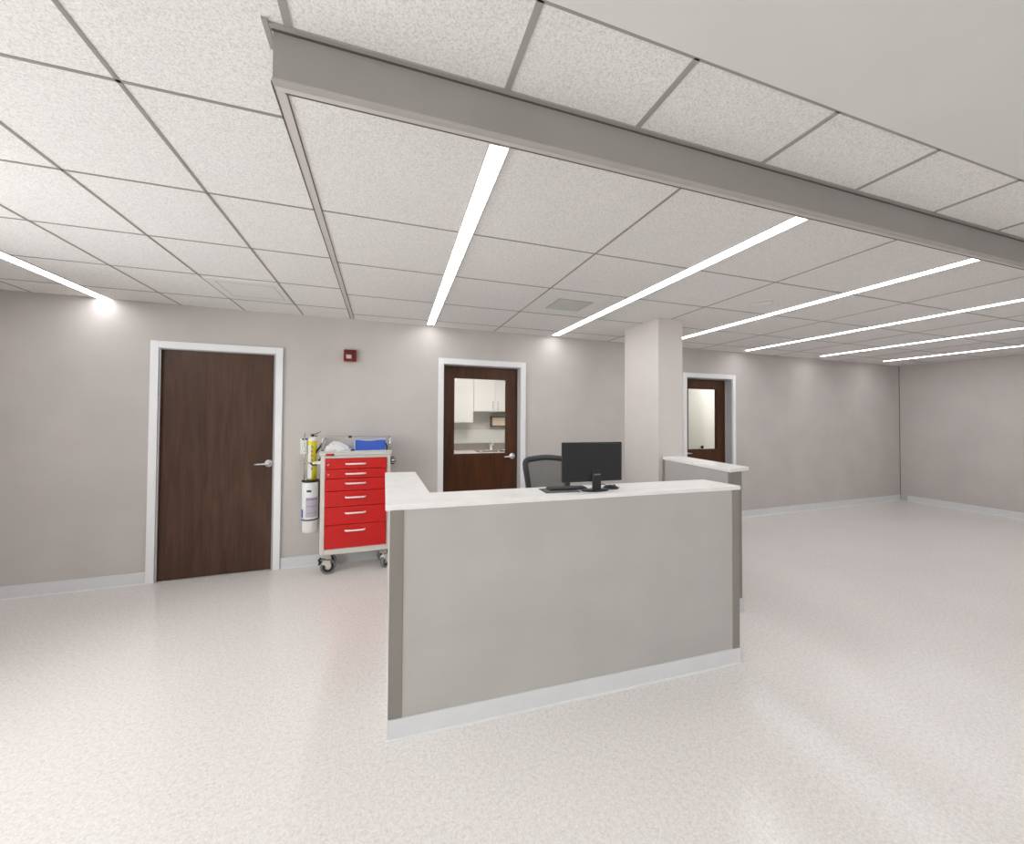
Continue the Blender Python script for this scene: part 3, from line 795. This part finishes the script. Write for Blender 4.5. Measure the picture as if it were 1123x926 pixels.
def rr(w, d, r, n=6):
    P = []
    for (sx, sy, a0) in ((1, 1, 0), (-1, 1, 90), (-1, -1, 180), (1, -1, 270)):
        for k in range(n+1):
            a = math.radians(a0+90*k/n); P.append((sx*(w-r)+r*math.cos(a), sy*(d-r)+r*math.sin(a)))
    return P
prof = [(.27, .19, .05, .0005), (.27, .19, .05, .008), (.225, .145, .05, .008), (.215, .135, .05, -.01), (.205, .13, .06, -.035)]
rings = [[bm.verts.new((x, y, z)) for x, y in rr(w, d, r_)] for w, d, r_, z in prof]
for a, b in zip(rings, rings[1:]):
    for i in range(len(a)): bm.faces.new((a[i], a[(i+1) % len(a)], b[(i+1) % len(a)], b[i]))
bm.faces.new(rings[-1])
obj('sink_bowl', bm, M['steel'], sk)
obj('drain', add_lathe(NB(), [(0, -.033), (.04, -.033), (.042, -.0345), (0, -.0345)], 24), M['chrome'], sk)
fc = thing('faucet', 'small chrome lever faucet standing behind the kitchen sink', 'faucet', (1.84, 6.715, .910), 0)
bm = NB(); add_lathe(bm, [(0, 0), (.035, 0), (.035, .008), (.022, .014), (.022, .12), (.026, .13), (.022, .15), (0, .155)], 24)
add_tube(bm, [(0, 0, .09), (0, -.04, .125), (0, -.11, .135), (0, -.15, .118), (0, -.155, .10)], [.014, .012, .011, .011, .011], 12)
obj('spout', bm, M['chrome'], fc)
bm = NB(); add_tube(bm, [(0, 0, .15), (-.008, .0, .175), (-.035, -.01, .205)], [.010, .008, .006], 10); add_tube(bm, [(0.012, 0, .13), (.03, 0, .17)], [.008, .005], 8)
obj('lever', bm, M['chrome'], fc)
td = thing('towel_dispenser', 'cream paper towel box in a brown frame on the kitchen wall', 'dispenser', (1.87, 6.919, 1.335), 0)
bm = NB(); add_box(bm, (0, -.10, 0), (.36, 0, .018), .003); add_box(bm, (0, -.10, 0), (.020, 0, .185), .003); add_box(bm, (.34, -.10, 0), (.36, 0, .185), .003); add_box(bm, (0, -.10, .172), (.36, 0, .187), .003)
obj('holder_frame', bm, M['brownbox'], td)
bm = NB(); add_box(bm, (.022, -.095, .020), (.338, -.002, .170), .005); obj('paper_box', bm, M['creampaper'], td)
obj('tear_tab', box((.14, -.099, .115), (.335, -.094, .150), .002), M['paperw'], td)

# ------------------------------------------------------------------ small room behind the right-hand door
RX0, RX1, RY_ = 3.7, 7.2, 5.92
struct('wall_office_back', box((RX0, RY_, 0), (RX1, RY_+.1, HC)), M['offroom'])
struct('wall_office_left', box((RX0-.1, 4.58, 0), (RX0, RY_+.1, HC)), M['offroom'])
struct('wall_office_right', box((RX1, 4.67, 0), (RX1+.1, RY_+.1, HC)), M['offroom'])
struct('ceiling_office', box((RX0-.1, 4.67, HC-.01), (RX1+.1, RY_+.1, HC+.05)), M['plain'])
ol = thing('ceiling_panel_light', 'bright light panel in the room behind the right-hand door', 'ceiling light', (6.3, 5.2, HC-.01), 0)
obj('diffuser', box((-.45, -.25, -.012), (.45, .25, .0)), M['klight'], ol)
wc = thing('tall_cabinet', 'tall off-white cupboard with a dark round knob behind the right-hand door glass', 'cupboard', (4.95, 5.80, 0), 0)
obj('carcass', box((0, .02, .0), (.86, .118, 2.2)), M['offroom'], wc)
wd = obj('door', box((.003, 0, .05), (.857, .019, 2.19), .002), M['offroom'], wc)
obj('knob', add_lathe(NB(), [(0, 0), (.012, 0), (.012, .02), (.030, .03), (.032, .042), (.022, .052), (0, .054)], 24, T(.775, 0, .965) @ RX(90)), M['blackm'], wd)

# ------------------------------------------------------------------ camera
W, H = 1123, 926
f_px, yaw, pitch, roll, pcx, pcy = 419.89175, .317783985, .0182809814, .00589499139, 559.929, 451.201
cam = bpy.data.cameras.new('camera'); co = bpy.data.objects.new('camera', cam); COL.objects.link(co)
fw = Vector((math.sin(yaw)*math.cos(pitch), math.cos(yaw)*math.cos(pitch), math.sin(pitch)))
rt = Vector((math.cos(yaw), -math.sin(yaw), 0)); up = rt.cross(fw)
r2 = rt*math.cos(roll)+up*math.sin(roll); u2 = up*math.cos(roll)-rt*math.sin(roll)
mm = Matrix((r2, u2, -fw)).transposed().to_4x4(); mm.translation = (0, 0, 1.49)
co.matrix_world = mm
cam.sensor_fit = 'HORIZONTAL'; cam.sensor_width = 36; cam.lens = f_px/W*36
cam.shift_x = (W/2-pcx)/W; cam.shift_y = (pcy-H/2)/W
cam.clip_start = .05
SC.camera = co

w = bpy.data.worlds.new('world'); SC.world = w; w.use_nodes = True
w.node_tree.nodes['Background'].inputs[0].default_value = (.5, .5, .5, 1); w.node_tree.nodes['Background'].inputs[1].default_value = .1
vs = SC.view_settings
vs.view_transform = 'Standard'; vs.look = 'None'; vs.gamma = 1; vs.use_curve_mapping = False; vs.exposure = 0.0
